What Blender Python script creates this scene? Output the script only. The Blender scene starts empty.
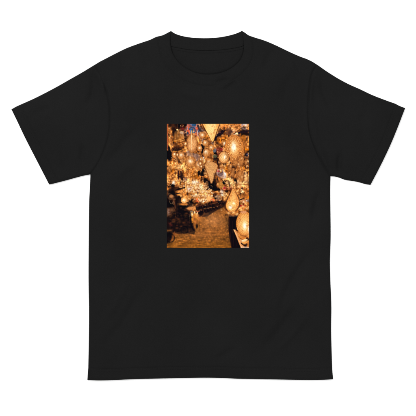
import bpy, math, random
import numpy as np
from mathutils import Vector
from mathutils.geometry import delaunay_2d_cdt

S = 0.0022                      # metres per photograph pixel at the shirt (shirt chest 0.53 m)
def wx(x): return (x - 208.0) * S
def wy(y): return (208.0 - y) * S

scene = bpy.context.scene
# ------------------------------------------------------------------ camera, looking straight down on the flat shirt
cam_d = bpy.data.cameras.new("camera")
cam = bpy.data.objects.new("camera", cam_d)
scene.collection.objects.link(cam)
cam.location = (0, 0, 4.0)
cam_d.sensor_width = 36.0
cam_d.lens = 36.0 * (4.0 - 0.003) / (416 * S)
cam_d.clip_end = 50
scene.camera = cam
# ------------------------------------------------------------------ light: even studio white plus one broad soft box from the top left
world = bpy.data.worlds.new("World")
scene.world = world
world.use_nodes = True
bg = world.node_tree.nodes["Background"]
bg.inputs[0].default_value = (1, 1, 1, 1)
bg.inputs[1].default_value = 0.52
def area(name, loc, size, energy):
    d = bpy.data.lights.new(name, 'AREA'); d.shape = 'SQUARE'; d.size = size; d.energy = energy
    o = bpy.data.objects.new(name, d); scene.collection.objects.link(o)
    o.location = loc
    o.rotation_euler = (Vector((0, 0, 0)) - Vector(loc)).to_track_quat('-Z', 'Y').to_euler()
    return o
area("softbox_key", (-1.5, 2.3, 2.6), 1.2, 115)
area("softbox_fill", (1.3, -1.5, 3.4), 1.8, 82)
scene.view_settings.view_transform = 'Standard'
scene.view_settings.look = 'None'
scene.view_settings.exposure = 0.0
scene.view_settings.gamma = 1.0
PRINT_GAIN = 1.5                # white light level on the shirt: print ink albedo = picture value / level

# ------------------------------------------------------------------ materials
def mat(name):
    m = bpy.data.materials.new(name); m.use_nodes = True
    nt = m.node_tree
    return m, nt, nt.nodes["Principled BSDF"]
def node(nt, t, **kw):
    n = nt.nodes.new(t)
    for k, v in kw.items(): setattr(n, k, v)
    return n

def cotton(name, base, rib=False, spec=0.06):
    m, nt, p = mat(name)
    p.inputs["Roughness"].default_value = 0.95
    p.inputs["Specular IOR Level"].default_value = spec
    tc = node(nt, 'ShaderNodeTexCoord')
    # heathered yarn tone
    n1 = node(nt, 'ShaderNodeTexNoise'); n1.inputs['Scale'].default_value = 520; n1.inputs['Detail'].default_value = 3
    n2 = node(nt, 'ShaderNodeTexNoise'); n2.inputs['Scale'].default_value = 7; n2.inputs['Detail'].default_value = 4
    nt.links.new(tc.outputs['Object'], n1.inputs['Vector']); nt.links.new(tc.outputs['Object'], n2.inputs['Vector'])
    mx = node(nt, 'ShaderNodeMath', operation='ADD')
    nt.links.new(n1.outputs['Fac'], mx.inputs[0]); nt.links.new(n2.outputs['Fac'], mx.inputs[1])
    r = node(nt, 'ShaderNodeMapRange')
    r.inputs['From Min'].default_value = 0.6; r.inputs['From Max'].default_value = 1.4
    r.inputs['To Min'].default_value = base * 0.84; r.inputs['To Max'].default_value = base * 1.16
    nt.links.new(mx.outputs[0], r.inputs['Value'])
    cc = node(nt, 'ShaderNodeCombineColor')
    for i in range(3): nt.links.new(r.outputs[0], cc.inputs[i])
    nt.links.new(cc.outputs[0], p.inputs['Base Color'])
    # jersey knit relief
    wv = node(nt, 'ShaderNodeTexWave', wave_type='BANDS', bands_direction='X')
    wv.inputs['Scale'].default_value = 180; wv.inputs['Distortion'].default_value = 1.2; wv.inputs['Detail'].default_value = 1
    if rib:
        at = node(nt, 'ShaderNodeAttribute'); at.attribute_name = "arc"
        cx = node(nt, 'ShaderNodeCombineXYZ'); nt.links.new(at.outputs['Fac'], cx.inputs[0])
        nt.links.new(cx.outputs[0], wv.inputs['Vector'])
        wv.inputs['Scale'].default_value = 0.26; wv.inputs['Distortion'].default_value = 0.0
    else:
        nt.links.new(tc.outputs['Object'], wv.inputs['Vector'])
    bp = node(nt, 'ShaderNodeBump')
    bp.inputs['Strength'].default_value = 0.35 if rib else 0.12
    bp.inputs['Distance'].default_value = 0.0004
    nt.links.new(wv.outputs['Fac'], bp.inputs['Height'])
    bp2 = node(nt, 'ShaderNodeBump'); bp2.inputs['Strength'].default_value = 0.25; bp2.inputs['Distance'].default_value = 0.0004
    nt.links.new(n1.outputs['Fac'], bp2.inputs['Height']); nt.links.new(bp.outputs[0], bp2.inputs['Normal'])
    nt.links.new(bp2.outputs[0], p.inputs['Normal'])
    return m
BASE = 0.0078
M_black = cotton("black_cotton_jersey", BASE)
M_rib = cotton("black_rib_knit", BASE, rib=True)
M_thread = cotton("black_thread", BASE * 0.8)

M_white, nt, p = mat("white_paper_sweep")
p.inputs["Roughness"].default_value = 0.8
p.inputs["Specular IOR Level"].default_value = 0.2
n = node(nt, 'ShaderNodeTexNoise'); n.inputs['Scale'].default_value = 40
r = node(nt, 'ShaderNodeMapRange'); r.inputs['To Min'].default_value = 0.9; r.inputs['To Max'].default_value = 0.93
cc = node(nt, 'ShaderNodeCombineColor')
nt.links.new(n.outputs['Fac'], r.inputs['Value'])
for i in range(3): nt.links.new(r.outputs[0], cc.inputs[i])
nt.links.new(cc.outputs[0], p.inputs['Base Color'])

M_print, nt, p = mat("printed_ink")
p.inputs["Roughness"].default_value = 0.9
p.inputs["Specular IOR Level"].default_value = 0.04
at = node(nt, 'ShaderNodeAttribute'); at.attribute_name = "ink"
nt.links.new(at.outputs['Color'], p.inputs['Base Color'])
tc = node(nt, 'ShaderNodeTexCoord')
n = node(nt, 'ShaderNodeTexNoise'); n.inputs['Scale'].default_value = 520
nt.links.new(tc.outputs['Object'], n.inputs['Vector'])
b = node(nt, 'ShaderNodeBump'); b.inputs['Strength'].default_value = 0.2; b.inputs['Distance'].default_value = 0.0003
nt.links.new(n.outputs['Fac'], b.inputs['Height']); nt.links.new(b.outputs[0], p.inputs['Normal'])

# ------------------------------------------------------------------ surface the shirt lies on
me = bpy.data.meshes.new("white_surface")
me.from_pydata([(-5, -5, 0), (5, -5, 0), (5, 5, 0), (-5, 5, 0)], [], [(0, 1, 2, 3)])
me.materials.append(M_white)
o = bpy.data.objects.new("white_surface", me); scene.collection.objects.link(o)
o["kind"] = "structure"

# ------------------------------------------------------------------ outlines (in photograph pixels, y down)
def smooth(pts, step=0.8):
    P = [np.array(q, float) for q in pts]
    P = [2 * P[0] - P[1]] + P + [2 * P[-1] - P[-2]]
    out = []
    for i in range(1, len(P) - 2):
        a, b_, c, d = P[i - 1], P[i], P[i + 1], P[i + 2]
        n = max(1, int(round(np.linalg.norm(c - b_) / step)))
        # centripetal knots keep the curve from overshooting on uneven points
        t0 = 0.0; t1 = t0 + np.linalg.norm(b_ - a) ** .5; t2 = t1 + np.linalg.norm(c - b_) ** .5; t3 = t2 + np.linalg.norm(d - c) ** .5
        for k in range(n):
            t = t1 + (t2 - t1) * k / n
            A1 = (t1 - t) / (t1 - t0) * a + (t - t0) / (t1 - t0) * b_
            A2 = (t2 - t) / (t2 - t1) * b_ + (t - t1) / (t2 - t1) * c
            A3 = (t3 - t) / (t3 - t2) * c + (t - t2) / (t3 - t2) * d
            B1 = (t2 - t) / (t2 - t0) * A1 + (t - t0) / (t2 - t0) * A2
            B2 = (t3 - t) / (t3 - t1) * A2 + (t - t1) / (t3 - t1) * A3
            out.append((t2 - t) / (t2 - t1) * B1 + (t - t1) / (t2 - t1) * B2)
    out.append(P[-2])
    return np.array(out)

collar_tip_l = (171.0, 30.9); collar_tip_r = (242.0, 30.8)
neck_l = (159.3, 36.0); neck_r = (250.6, 36.0)
arm_l = (94.5, 64.8); arm_r = (317.2, 64.6)
pit_l = (90.4, 174.4); pit_r = (330.6, 176.3)
cuff_tl = (11.3, 109.3); cuff_bl = (49.0, 184.4)
cuff_tr = (405.3, 108.0); cuff_br = (370.6, 184.9)
htl = (20.8, 104.4); hbl = (58.6, 182.3)       # left cuff hem line ends
htr = (395.6, 103.7); hbr = (359.9, 182.5)
hem_l = (88.2, 368.0); hem_r = (332.2, 367.6)
bot_l = (87.3, 380.2); bot_r = (333.2, 379.3)

s_back_neck = smooth([collar_tip_l, (174.5, 33.2), (180, 35.3), (190, 37.3), (204, 38.1), (218, 37.4), (230, 35.2), (237.5, 32.9), collar_tip_r])
s_collar_top_l = smooth([neck_l, (163, 35.0), (167, 33.0), collar_tip_l])
s_collar_top_r = smooth([collar_tip_r, (245, 32.6), (248, 34.8), neck_r])
s_shoulder_l = smooth([arm_l, (100, 61.5), (105, 58.9), (115.6, 53.4), (127, 47.9), (140, 43.1), (150, 39.7), (156, 36.9), neck_l])
s_shoulder_r = smooth([neck_r, (256, 37.8), (262, 39.6), (268, 41.8), (276, 45.3), (290, 52.0), (300, 56.4), (307, 59.0), (312, 61.4), arm_r])
s_sleeve_top_l = smooth([htl, (35, 98.0), (55, 87.7), (70, 79.2), (83, 71.8), arm_l])
s_sleeve_top_r = smooth([arm_r, (319, 65.8), (327, 71.4), (338, 78.3), (349, 84.2), (360, 89.1), (372, 94.8), (385, 99.9), htr])
s_cufftop_l = smooth([cuff_tl, (16, 106.6), htl])
s_cufftop_r = smooth([htr, (400, 106.0), cuff_tr])
s_cuff_l = smooth([cuff_bl, (37, 161.2), (25, 137.8), (17, 121), cuff_tl])
s_cuff_r = smooth([cuff_tr, (397, 129.5), (390, 146.2), (380, 167.0), cuff_br])
s_cuffbot_l = smooth([hbl, (53, 183.7), cuff_bl])
s_cuffbot_r = smooth([cuff_br, (366, 184.2), hbr])
s_sleevebot_l = smooth([pit_l, (84, 175.6), (75, 177.9), (66, 180.4), hbl])
s_sleevebot_r = smooth([hbr, (355, 181.4), (345, 179.8), (339, 177.6), (335, 176.6), pit_r])
s_side_l = smooth([hem_l, (88.7, 345), (89.0, 312), (88.5, 280), (88.7, 240), (89.2, 200), (89.9, 186), pit_l])
s_side_r = smooth([pit_r, (330.2, 190), (330.5, 210), (330.7, 238), (330.0, 262), (330.5, 282), (331.4, 306), (331.2, 330), hem_r])
s_hemside_l = smooth([bot_l, (87.7, 374), hem_l])
s_hemside_r = smooth([hem_r, (332.7, 374), bot_r])
s_bottom = smooth([bot_r, (326, 379.9), (310, 380.3), (292, 380.0), (275, 379.6), (255, 379.3), (238, 378.9), (222, 378.2), (205, 377.9), (180, 378.3), (155, 378.8), (130, 379.5), (112, 380.4), (97, 380.6), bot_l])
# seams
c_arm_l = smooth([arm_l, (99.6, 74), (105.4, 87), (108.6, 100), (110.2, 117), (108.3, 137), (102.3, 155), (97, 165), pit_l])
c_arm_r = smooth([arm_r, (312.3, 73), (309.4, 88), (308.2, 110), (309.6, 131), (316.6, 152), (323, 165), pit_r])
c_neckseam = smooth([neck_l, (159.2, 46), (161.8, 56), (167, 66), (175.3, 75), (187, 82), (199, 85.2), (208, 85.9), (218, 85.0), (230.5, 81.2), (241, 74.6), (248.6, 66), (253, 55), (253.4, 45), neck_r])
c_open = smooth([collar_tip_l, (170.4, 38), (170.6, 46), (172.8, 53.5), (177, 60.3), (183, 66.2), (192, 71.4), (200, 73.9), (208, 74.6), (217, 73.8), (227, 70.6), (235, 65.6), (240.6, 59.4), (243.4, 52), (243.7, 44), (243, 37), collar_tip_r])
c_cuff_l = smooth([hbl, (47, 159), (34.5, 134), (27, 117.5), htl])
c_cuff_r = smooth([htr, (388, 124.5), (381.5, 141), (371.5, 162), hbr])
c_hem = smooth([hem_r, (310, 368.9), (275, 368.3), (238, 367.5), (205, 366.5), (180, 366.9), (155, 367.4), (130, 368.1), (110, 368.9), hem_l])

def loop(*segs):
    out = []
    for s in segs:
        out += [tuple(q) for q in s[:-1]]
    return np.array(out)
R = lambda a: a[::-1]
silh = loop(s_shoulder_l, s_collar_top_l, s_back_neck, s_collar_top_r, s_shoulder_r, s_sleeve_top_r, s_cufftop_r, s_cuff_r, s_cuffbot_r,
            s_sleevebot_r, s_side_r, s_hemside_r, s_bottom, s_hemside_l, s_side_l, s_sleevebot_l, s_cuffbot_l, s_cuff_l, s_cufftop_l, s_sleeve_top_l)

def dist(P, line, closed=False):
    L = np.vstack([line, line[:1]]) if closed else line
    A, B = L[:-1], L[1:]
    D = B - A; LL = (D ** 2).sum(1) + 1e-12
    out = np.empty(len(P))
    for i in range(0, len(P), 4000):
        Q = P[i:i + 4000, None, :]
        t = np.clip(((Q - A) * D).sum(2) / LL, 0, 1)
        out[i:i + 4000] = np.sqrt((((A + t[..., None] * D) - Q) ** 2).sum(2)).min(1)
    return out
def arc_param(P, line):
    A, B = line[:-1], line[1:]; D = B - A; ln = np.sqrt((D ** 2).sum(1)); cum = np.concatenate([[0], np.cumsum(ln)])
    Q = P[:, None, :]; t = np.clip(((Q - A) * D).sum(2) / (ln ** 2), 0, 1)
    d = (((A + t[..., None] * D) - Q) ** 2).sum(2); k = d.argmin(1); r_ = np.arange(len(P))
    return cum[k] + t[r_, k] * ln[k]
def inside(P, poly):
    x, y = P[:, 0], P[:, 1]; c = np.zeros(len(P), bool)
    x1, y1 = poly[:, 0], poly[:, 1]; x2, y2 = np.roll(x1, -1), np.roll(y1, -1)
    for a, b_, c_, d in zip(x1, y1, x2, y2):
        if b_ == d: continue
        m = ((b_ > y) != (d > y)) & (x < (c_ - a) * (y - b_) / (d - b_) + a)
        c ^= m
    return c

rng = np.random.default_rng(7)
# soft value noise for the cloth
def vnoise(P, cell, seed):
    g = np.random.default_rng(seed).standard_normal((80, 80))
    u = P[:, 0] / cell + 3; v = P[:, 1] / cell + 3
    i = np.floor(u).astype(int) % 79; j = np.floor(v).astype(int) % 79
    fu = u - np.floor(u); fv = v - np.floor(v)
    fu = fu * fu * (3 - 2 * fu); fv = fv * fv * (3 - 2 * fv)
    return (g[j, i] * (1 - fu) + g[j, i + 1] * fu) * (1 - fv) + (g[j + 1, i] * (1 - fu) + g[j + 1, i + 1] * fu) * fv

# creases: (polyline, width, height)
creases = [
    ([(316, 246), (304, 262), (292, 282), (283, 302), (278, 322)], 4.5, -0.75),
    ([(300, 300), (288, 318), (274, 338), (256, 354)], 5.5, -0.8),
    ([(312, 306), (298, 326), (282, 344), (270, 356)], 4.0, 0.55),
    ([(150, 282), (136, 300), (124, 322), (108, 340), (98, 352)], 5.0, -0.7),
    ([(128, 278), (118, 300), (104, 322)], 4.0, 0.5),
    ([(214, 360), (226, 354), (238, 346)], 4.0, -0.5),
    ([(104, 168), (118, 152), (128, 138), (142, 126)], 5.0, -0.65),
    ([(112, 182), (126, 168), (140, 158)], 5.0, 0.4),
    ([(318, 168), (304, 154), (292, 138), (284, 124)], 5.0, -0.55),
    ([(322, 186), (316, 204), (312, 226)], 3.5, -0.6),
    ([(214, 83), (224, 80.5), (231, 78.5)], 2.0, -0.55),
    ([(221, 92), (229, 87), (238, 80)], 2.2, -0.6),
    ([(178, 90), (190, 95), (206, 97)], 4.0, 0.4),
    ([(90, 68), (94, 80), (92, 96), (84, 110)], 3.5, -0.7),
    ([(98, 70), (103, 84), (102, 100)], 2.6, 0.5),
    ([(84, 168), (82, 156), (84, 142)], 3.0, -0.6),
    ([(322, 72), (322, 86), (328, 102), (334, 116)], 3.5, -0.55),
    ([(340, 176), (339, 164), (341, 150)], 2.6, -0.75),
    ([(330, 172), (324, 160), (318, 144)], 2.4, 0.5),
    ([(272, 48), (268, 60), (264, 72)], 4.0, -0.5),
    ([(142, 46), (146, 58), (150, 72)], 4.0, -0.45),
    ([(298, 70), (288, 84), (280, 104)], 5.0, -0.4),
    ([(30, 118), (40, 112), (54, 106)], 3.5, -0.35),
    ([(60, 170), (56, 150), (48, 132)], 5.0, 0.5),
    ([(314, 72), (311, 90), (310.4, 108)], 1.6, 0.3),
    ([(306, 112), (307.5, 130), (313, 148), (321, 163)], 1.8, 0.35),
    ([(318, 112), (319, 130), (325, 148)], 2.2, -0.35),
    ([(120, 52), (124, 66), (122, 84)], 4.0, -0.35),
    ([(286, 52), (292, 66), (296, 82)], 3.0, 0.35),
    ([(366, 108), (362, 124), (366, 146)], 5.0, -0.45),
]
creases = [(smooth(c, 3.0), w, h) for c, w, h in creases]
def q(u):                        # quarter-round
    u = np.clip(u, 0, 1); return np.sqrt(1 - (1 - u) ** 2)
def folds(P):
    z = np.zeros(len(P))
    for line, w, h in creases:
        lo = line.min(0) - 4 * w; hi = line.max(0) + 4 * w
        m = ((P >= lo) & (P <= hi)).all(1)
        if m.any():
            Q = P[m]; d = dist(Q, line)
            L = arc_param(Q, line); tot = np.sqrt(((line[1:] - line[:-1]) ** 2).sum(1)).sum()
            taper = np.clip(np.minimum(L, tot - L) / (0.35 * tot), 0, 1); taper = 0.12 + 0.88 * taper * taper * (3 - 2 * taper)
            z[m] += 3.4 * h * np.exp(-(d / w) ** 2) * taper
    z += 0.22 * vnoise(P, 16, 1) + 0.35 * vnoise(P, 34, 2) + 0.05 * vnoise(P, 6, 3)
    return z
def seam(P, line, depth, w, puff=0.0):
    d = dist(P, line)
    return -depth * np.exp(-(d / w) ** 2) + puff * np.exp(-((d - 2.6) / 1.7) ** 2)
def H_front(P):
    d = dist(P, silh, True)
    z = 0.1 + 2.7 * q(d / 2.6) + 2.4 * (1 - np.exp(-d / 22.0))
    damp = np.clip(d / 8.0, 0, 1)
    z += folds(P) * damp
    damp2 = np.clip(d / 2.0, 0, 1)
    g = seam(P, c_arm_l, 0.75, 0.9, 0.4) + seam(P, c_arm_r, 0.75, 0.9, 0.4) + seam(P, c_neckseam, 0.32, 0.8, 0.2)
    g += seam(P, c_hem, 0.3, 0.7, 0.1) + seam(P, c_cuff_l, 0.3, 0.7, 0.1) + seam(P, c_cuff_r, 0.3, 0.7, 0.1)
    z += g * damp2
    return z
def H_collar(P):
    z = H_front(P)
    do = dist(P, c_open)
    return z - (1.0 * (1 - q(do / 1.3))) * np.clip(dist(P, silh, True) / 2.5, 0, 1) + 0.25 * np.exp(-((do - 5) / 4) ** 2) * np.clip(dist(P, silh, True) / 4, 0, 1)
def H_back(P):
    d = dist(P, silh, True)
    return 0.1 + 0.55 * q(d / 3.0) + 0.12 * (vnoise(P, 14, 5)) * np.clip(d / 6, 0, 1)

col = scene.collection
root = bpy.data.objects.new("t_shirt", None); col.objects.link(root)
root["label"] = "black short sleeved crew neck t-shirt with a lantern market photo printed on its chest"
root["category"] = "t-shirt"

grid_pts = []
sp = 1.9
yy = 28.0; k = 0
while yy < 384:
    xx = np.arange(8 + (sp / 2 if k % 2 else 0), 408, sp)
    grid_pts.append(np.stack([xx, np.full_like(xx, yy)], 1)); yy += sp * 0.87; k += 1
grid_pts = np.vstack(grid_pts)
grid_pts += rng.uniform(-0.18, 0.18, grid_pts.shape)
def rings(line, offs, closed=False):
    L = np.vstack([line, line[:1]]) if closed else line
    T = L[1:] - L[:-1]; N = np.stack([-T[:, 1], T[:, 0]], 1) / (np.sqrt((T ** 2).sum(1))[:, None] + 1e-9)
    Mid = (L[1:] + L[:-1]) / 2
    return np.vstack([Mid + N * o_ for o_ in offs])
ring_silh = rings(silh, (0.25, 0.6, 1.1, 1.8), True)
ds = np.concatenate([dist(ring_silh[i:i + 4000], silh, True) for i in range(0, len(ring_silh), 4000)])
ring_silh = ring_silh[ds > 0.2]
def seam_rings(c): return rings(c, (-1.9, -1.2, -0.6, 0.6, 1.2, 1.9))
ring_seams = np.vstack([seam_rings(c) for c in (c_arm_l, c_arm_r, c_neckseam, c_open, c_hem, c_cuff_l, c_cuff_r)])

def make_panel(name, poly, H, material, parent, arc=None, extra=None, zoff=0.0, fine=True):
    pts = [ring_silh, ring_seams] if fine else []
    if extra is not None: pts.append(extra)
    lo, hi = poly.min(0), poly.max(0)
    near = np.vstack(pts) if pts else np.zeros((0, 2))
    near = near[((near >= lo) & (near <= hi)).all(1)]
    near = near[inside(near, poly)] if len(near) else near
    if len(near): near = near[dist(near, poly, True) > 0.2]
    # thin the near points
    keep = {}
    for q_ in near: keep.setdefault((int(q_[0] / 0.42), int(q_[1] / 0.42)), q_)
    near = np.array(list(keep.values())) if keep else np.zeros((0, 2))
    g = grid_pts[((grid_pts >= lo) & (grid_pts <= hi)).all(1)]
    g = g[inside(g, poly)]
    g = g[dist(g, poly, True) > (0.9)]
    if fine and len(g): g = g[dist(g, silh, True) > 2.3]
    P = np.vstack([poly, near, g])
    nb = len(poly)
    V, E, F, *_ = delaunay_2d_cdt([Vector(v) for v in P], [], [list(range(nb))], 1, 1e-5)
    VP = np.array([(v.x, v.y) for v in V])
    z = H(VP) + zoff
    co = [(wx(a), wy(b_), max(0.05, c) * S) for (a, b_), c in zip(VP, z)]
    faces = []
    for f in F:
        a, b_, c = (VP[i] for i in f[:3])
        area2 = (b_[0] - a[0]) * (c[1] - a[1]) - (b_[1] - a[1]) * (c[0] - a[0])
        faces.append(list(f) if area2 < 0 else list(reversed(f)))    # y is flipped in the world
    m = bpy.data.meshes.new(name); m.from_pydata(co, [], faces)
    m.polygons.foreach_set("use_smooth", [True] * len(m.polygons))
    if arc is not None:
        at_ = m.attributes.new("arc", 'FLOAT', 'POINT')
        at_.data.foreach_set("value", arc_param(VP, arc).astype(np.float32))
    m.materials.append(material); m.update()
    ob = bpy.data.objects.new(name, m); col.objects.link(ob); ob.parent = parent
    return ob

back = make_panel("back_panel", silh, H_back, M_black, root, fine=False, extra=ring_silh)
front = make_panel("front_panel", loop(s_shoulder_l, c_neckseam, s_shoulder_r, c_arm_r, s_side_r, c_hem, s_side_l, R(c_arm_l)), H_front, M_black, root)
make_panel("bottom_hem", loop(R(c_hem), s_hemside_r, s_bottom, s_hemside_l), H_front, M_black, root)
slv_l = make_panel("sleeve", loop(s_sleeve_top_l, c_arm_l, s_sleevebot_l, c_cuff_l), H_front, M_black, root)
slv_r = make_panel("sleeve", loop(s_sleeve_top_r, c_cuff_r, s_sleevebot_r, R(c_arm_r)), H_front, M_black, root)
hem_sl = make_panel("cuff_hem", loop(s_cufftop_l, R(c_cuff_l), s_cuffbot_l, s_cuff_l), H_front, M_black, slv_l)
hem_sr = make_panel("cuff_hem", loop(s_cufftop_r, s_cuff_r, s_cuffbot_r, R(c_cuff_r)), H_front, M_black, slv_r)
mid = smooth([(165, 34), (165, 46), (169, 60), (180, 72), (194, 78), (208, 80), (222, 78), (236, 70), (246, 58), (248.5, 46), (246.5, 33.8)])
make_panel("collar", loop(s_collar_top_l, c_open, s_collar_top_r, R(c_neckseam)), H_collar, M_rib, root, arc=mid)
# back of the collar, seen from inside through the neck opening
bc_low = smooth([(245.4, 43.5), (243.5, 45.6), (232, 48.4), (220, 49.9), (206, 50.5), (192, 49.9), (181, 48.3), (170, 45.6), (168.6, 43.5)])
bc_poly = loop(s_back_neck, smooth([collar_tip_r, (244.4, 37), (245.4, 43.5)]), bc_low, smooth([(168.6, 43.5), (169.4, 37), collar_tip_l]))
def H_bc(P):
    d = dist(P, silh, True); dl = dist(P, bc_low)
    return H_back(P) + 0.1 + 0.75 * q(d / 1.4) * q((dl + 0.15) / 0.9)
make_panel("back_collar", bc_poly, H_bc, M_rib, root, arc=s_back_neck, extra=rings(bc_low, (0.3, 0.7, 1.2)))
tape_top = bc_low + np.array([0, 0.25]); tape_bot = bc_low + np.array([0, 2.6])
tape_poly = np.vstack([tape_top, tape_bot[::-1]])
mid_t = bc_low + np.array([0, 1.4])
def H_tape(P): return H_back(P) + 0.12 + 0.2 * q((1.2 - dist(P, mid_t)) / 0.8)
make_panel("neck_tape", tape_poly, H_tape, M_black, root, fine=False, extra=rings(mid_t, (-0.7, -0.3, 0.0, 0.3, 0.7)))

# ---- stitching: rows of little raised threads
def stitches(name, lines, H, parent, length=1.15, gap=0.5, rad=0.13):
    V, F = [], []
    for line in lines:
        seg = np.sqrt(((line[1:] - line[:-1]) ** 2).sum(1)); cum = np.concatenate([[0], np.cumsum(seg)])
        s = np.arange(1.0, cum[-1] - 1.0 - length, length + gap)
        def at(u): return np.stack([np.interp(u, cum, line[:, 0]), np.interp(u, cum, line[:, 1])], 1)
        A, B = at(s), at(s + length); Mm = (A + B) / 2
        zA, zB, zM = H(A), H(B), H(Mm)
        T = B - A; T /= np.sqrt((T ** 2).sum(1))[:, None]; N = np.stack([-T[:, 1], T[:, 0]], 1)
        for a, m_, b_, n_, za, zm, zb in zip(A, Mm, B, N, zA, zM, zB):
            i = len(V)
            l, r_ = m_ - n_ * rad, m_ + n_ * rad
            for pnt, zz in ((a, za - 0.05), (l, zm + .02), (m_, zm + rad * 1.4), (r_, zm + .02), (b_, zb - 0.05)):
                V.append((wx(pnt[0]), wy(pnt[1]), zz * S))
            F += [(i, i + 1, i + 2), (i, i + 2, i + 3), (i + 4, i + 2, i + 1), (i + 4, i + 3, i + 2)]
    m = bpy.data.meshes.new(name); m.from_pydata(V, [], F); m.materials.append(M_thread); m.update()
    m.polygons.foreach_set("use_smooth", [True] * len(m.polygons))
    ob = bpy.data.objects.new(name, m); col.objects.link(ob); ob.parent = parent
def shifted(line, off):
    T = np.gradient(line, axis=0); N = np.stack([-T[:, 1], T[:, 0]], 1) / np.sqrt((T ** 2).sum(1))[:, None]
    return line + N * off
def trim(l, n=2): return l[n:-n]
bh = [o_ for o_ in root.children if o_.name.startswith("bottom_hem")][0]
hem_rows = [trim(c_hem + np.array([0, dy])) for dy in (0.7, 2.3)]
stitches("hem_stitching", hem_rows, H_front, bh)
def away(line, ref, off):        # offset towards the reference point
    a, b_ = shifted(line, off), shifted(line, -off)
    return a if np.linalg.norm(a.mean(0) - ref) < np.linalg.norm(b_.mean(0) - ref) else b_
stitches("hem_stitching", [trim(away(c_cuff_l, s_cuff_l.mean(0), o_)) for o_ in (0.7, 2.3)], H_front, hem_sl)
stitches("hem_stitching", [trim(away(c_cuff_r, s_cuff_r.mean(0), o_)) for o_ in (0.7, 2.3)], H_front, hem_sr)
stitches("collar_stitching", [trim(away(c_neckseam, np.array([207, 120.]), 1.4), 4)], H_front, front)

# ------------------------------------------------------------------ the chest print
#GRID
PX0, PY0, PX1, PY1 = 167.0, 124.1, 248.9, 247.8
SC = 4
NW, NH = int((PX1 - PX0) * SC) + 1, int((PY1 - PY0) * SC) + 1
xs = np.linspace(PX0, PX1, NW); ys = np.linspace(PY0, PY1, NH)
XX, YY = np.meshgrid(xs, ys)
pal = dict(K=(14, 10, 10), k=(38, 21, 13), d=(76, 42, 18), b=(116, 68, 24), m=(150, 92, 38), o=(186, 118, 50), O=(214, 148, 72),
           c=(234, 182, 108), w=(246, 216, 160), W=(255, 246, 228), r=(140, 46, 36), R=(226, 96, 50), B=(28, 92, 148), g=(132, 108, 98),
           G=(196, 186, 180), y=(66, 76, 60), a=(176, 102, 18))
tiles = [
 ["mkdkKdK mbkdkrd mokKcdg mokbogd modboOk mobaamb mOdbmoO", "gBBGmoc RBBRkmO RBcBgkO gmcRGWo mOcOgOa oOcOogm oOcoowo",
  "ccccOoO wcccoob cccbkdo cccKkbm ocKmoaO mOkaaaO mgoboWO", "OoOogGo OOboggO kGOmkko dOGbKkk oOOoamO OoOOmbO OWcOomO"],
 ["dOodbmO kOkkkbO KKobomo KKOdOWo KKodOcO OooOkoO oOOcmcO", "oOOobKO OOOmoKO gOOboKW gOggmdO mOogOWo OWOgcca OOoWWcb",
  "ocomdoO cOgrrcO OoKrdOo mmyboWO mbkdcWc cObkccO cOmkokO", "OWcOOmm OwcOOaa OOcoomk oOcoOkg moOomob koOmomk oOommbo"],
 ["bcOcwcc mbaOmoO mooOkbo OOoOkko OmocOkg OoWOcmO mkKmOdO", "OmoOOkO moOmOkc momaKKc omaaomo cOOomkk wcWGOOk oOccwOm",
  "OcOmmOa ccOrWoa OcdggGO oOmogGO mOkmbOc kKkbOKc KKkoomO", "mkmoabb mbmOoOO mobomko moomoOc cbKoOcw cOkOccb wcmwccm"],
 ["obkdkoO okKboOO mkkbOOo kOmkkbO kkmkkOW KKdkooo KKkdKKK", "WGcowwk oOOoccc mdOwOcc obmOooO OKmRmWO mKddbOm kmobkKk",
  "cKKkmrm ObmoGmk OOdogwo cOkgmcO oRogdmO kKdkkdo kKkkkdO", "rObomoo bOObwom mOcobmo OcOOmma OOcckOg cWcOmco WcOoroO"],
 ["bbmdKKK bmbkKKK bbkkKKb kkkdkkk kkmkbkd krkkkkd kkkkkkk", "ooOomdd kwkwdmd KwoOkdd KOmoomm kmommmm kkmkmoo kkmKmmm",
  "KKkdmmO Kkkmmmo kkmmmbm mmmmmmk ommmmoK mommmmK ommmmbK", "mOomomb mOomoOb dmkdOcO kkkoOcO kKkocOc kKKOOWc kKKbOWW"],
 ["bmkkkkk KKbmbmb KKbmmmm kkbbmmm kbmbmbm mmmommm", "bdKmmmm kbmmmmm mmmmmmm mmmmbbm bmmmmmm mmmbmmm",
  "mmmmmmk mmmmmmb mmmmmbb bbmmmbd mbbmbbd mbbmmmb", "kOmOcww kkoOmcc kkkOomO kkkoOwk dkkbcOo kkkkoko"]]
rows = []
for trow in tiles:
    parts = [t.split() for t in trow]
    for i in range(len(parts[0])): rows.append("".join(p_[i] for p_ in parts))
G = np.array([[pal[ch] for ch in r_] for r_ in rows], float)          # 41 x 28 cells of 3 px from (166,124)
def sample(G, cell, x0, y0, X, Y):
    u = np.clip((X - x0) / cell - 0.5, 0, G.shape[1] - 1.001); v = np.clip((Y - y0) / cell - 0.5, 0, G.shape[0] - 1.001)
    i = u.astype(int); j = v.astype(int); fu = (u - i)[..., None]; fv = (v - j)[..., None]
    fu = fu * fu * (3 - 2 * fu); fv = fv * fv * (3 - 2 * fv)
    return (G[j, i] * (1 - fu) + G[j, i + 1] * fu) * (1 - fv) + (G[j + 1, i] * (1 - fu) + G[j + 1, i + 1] * fu) * fv
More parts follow.
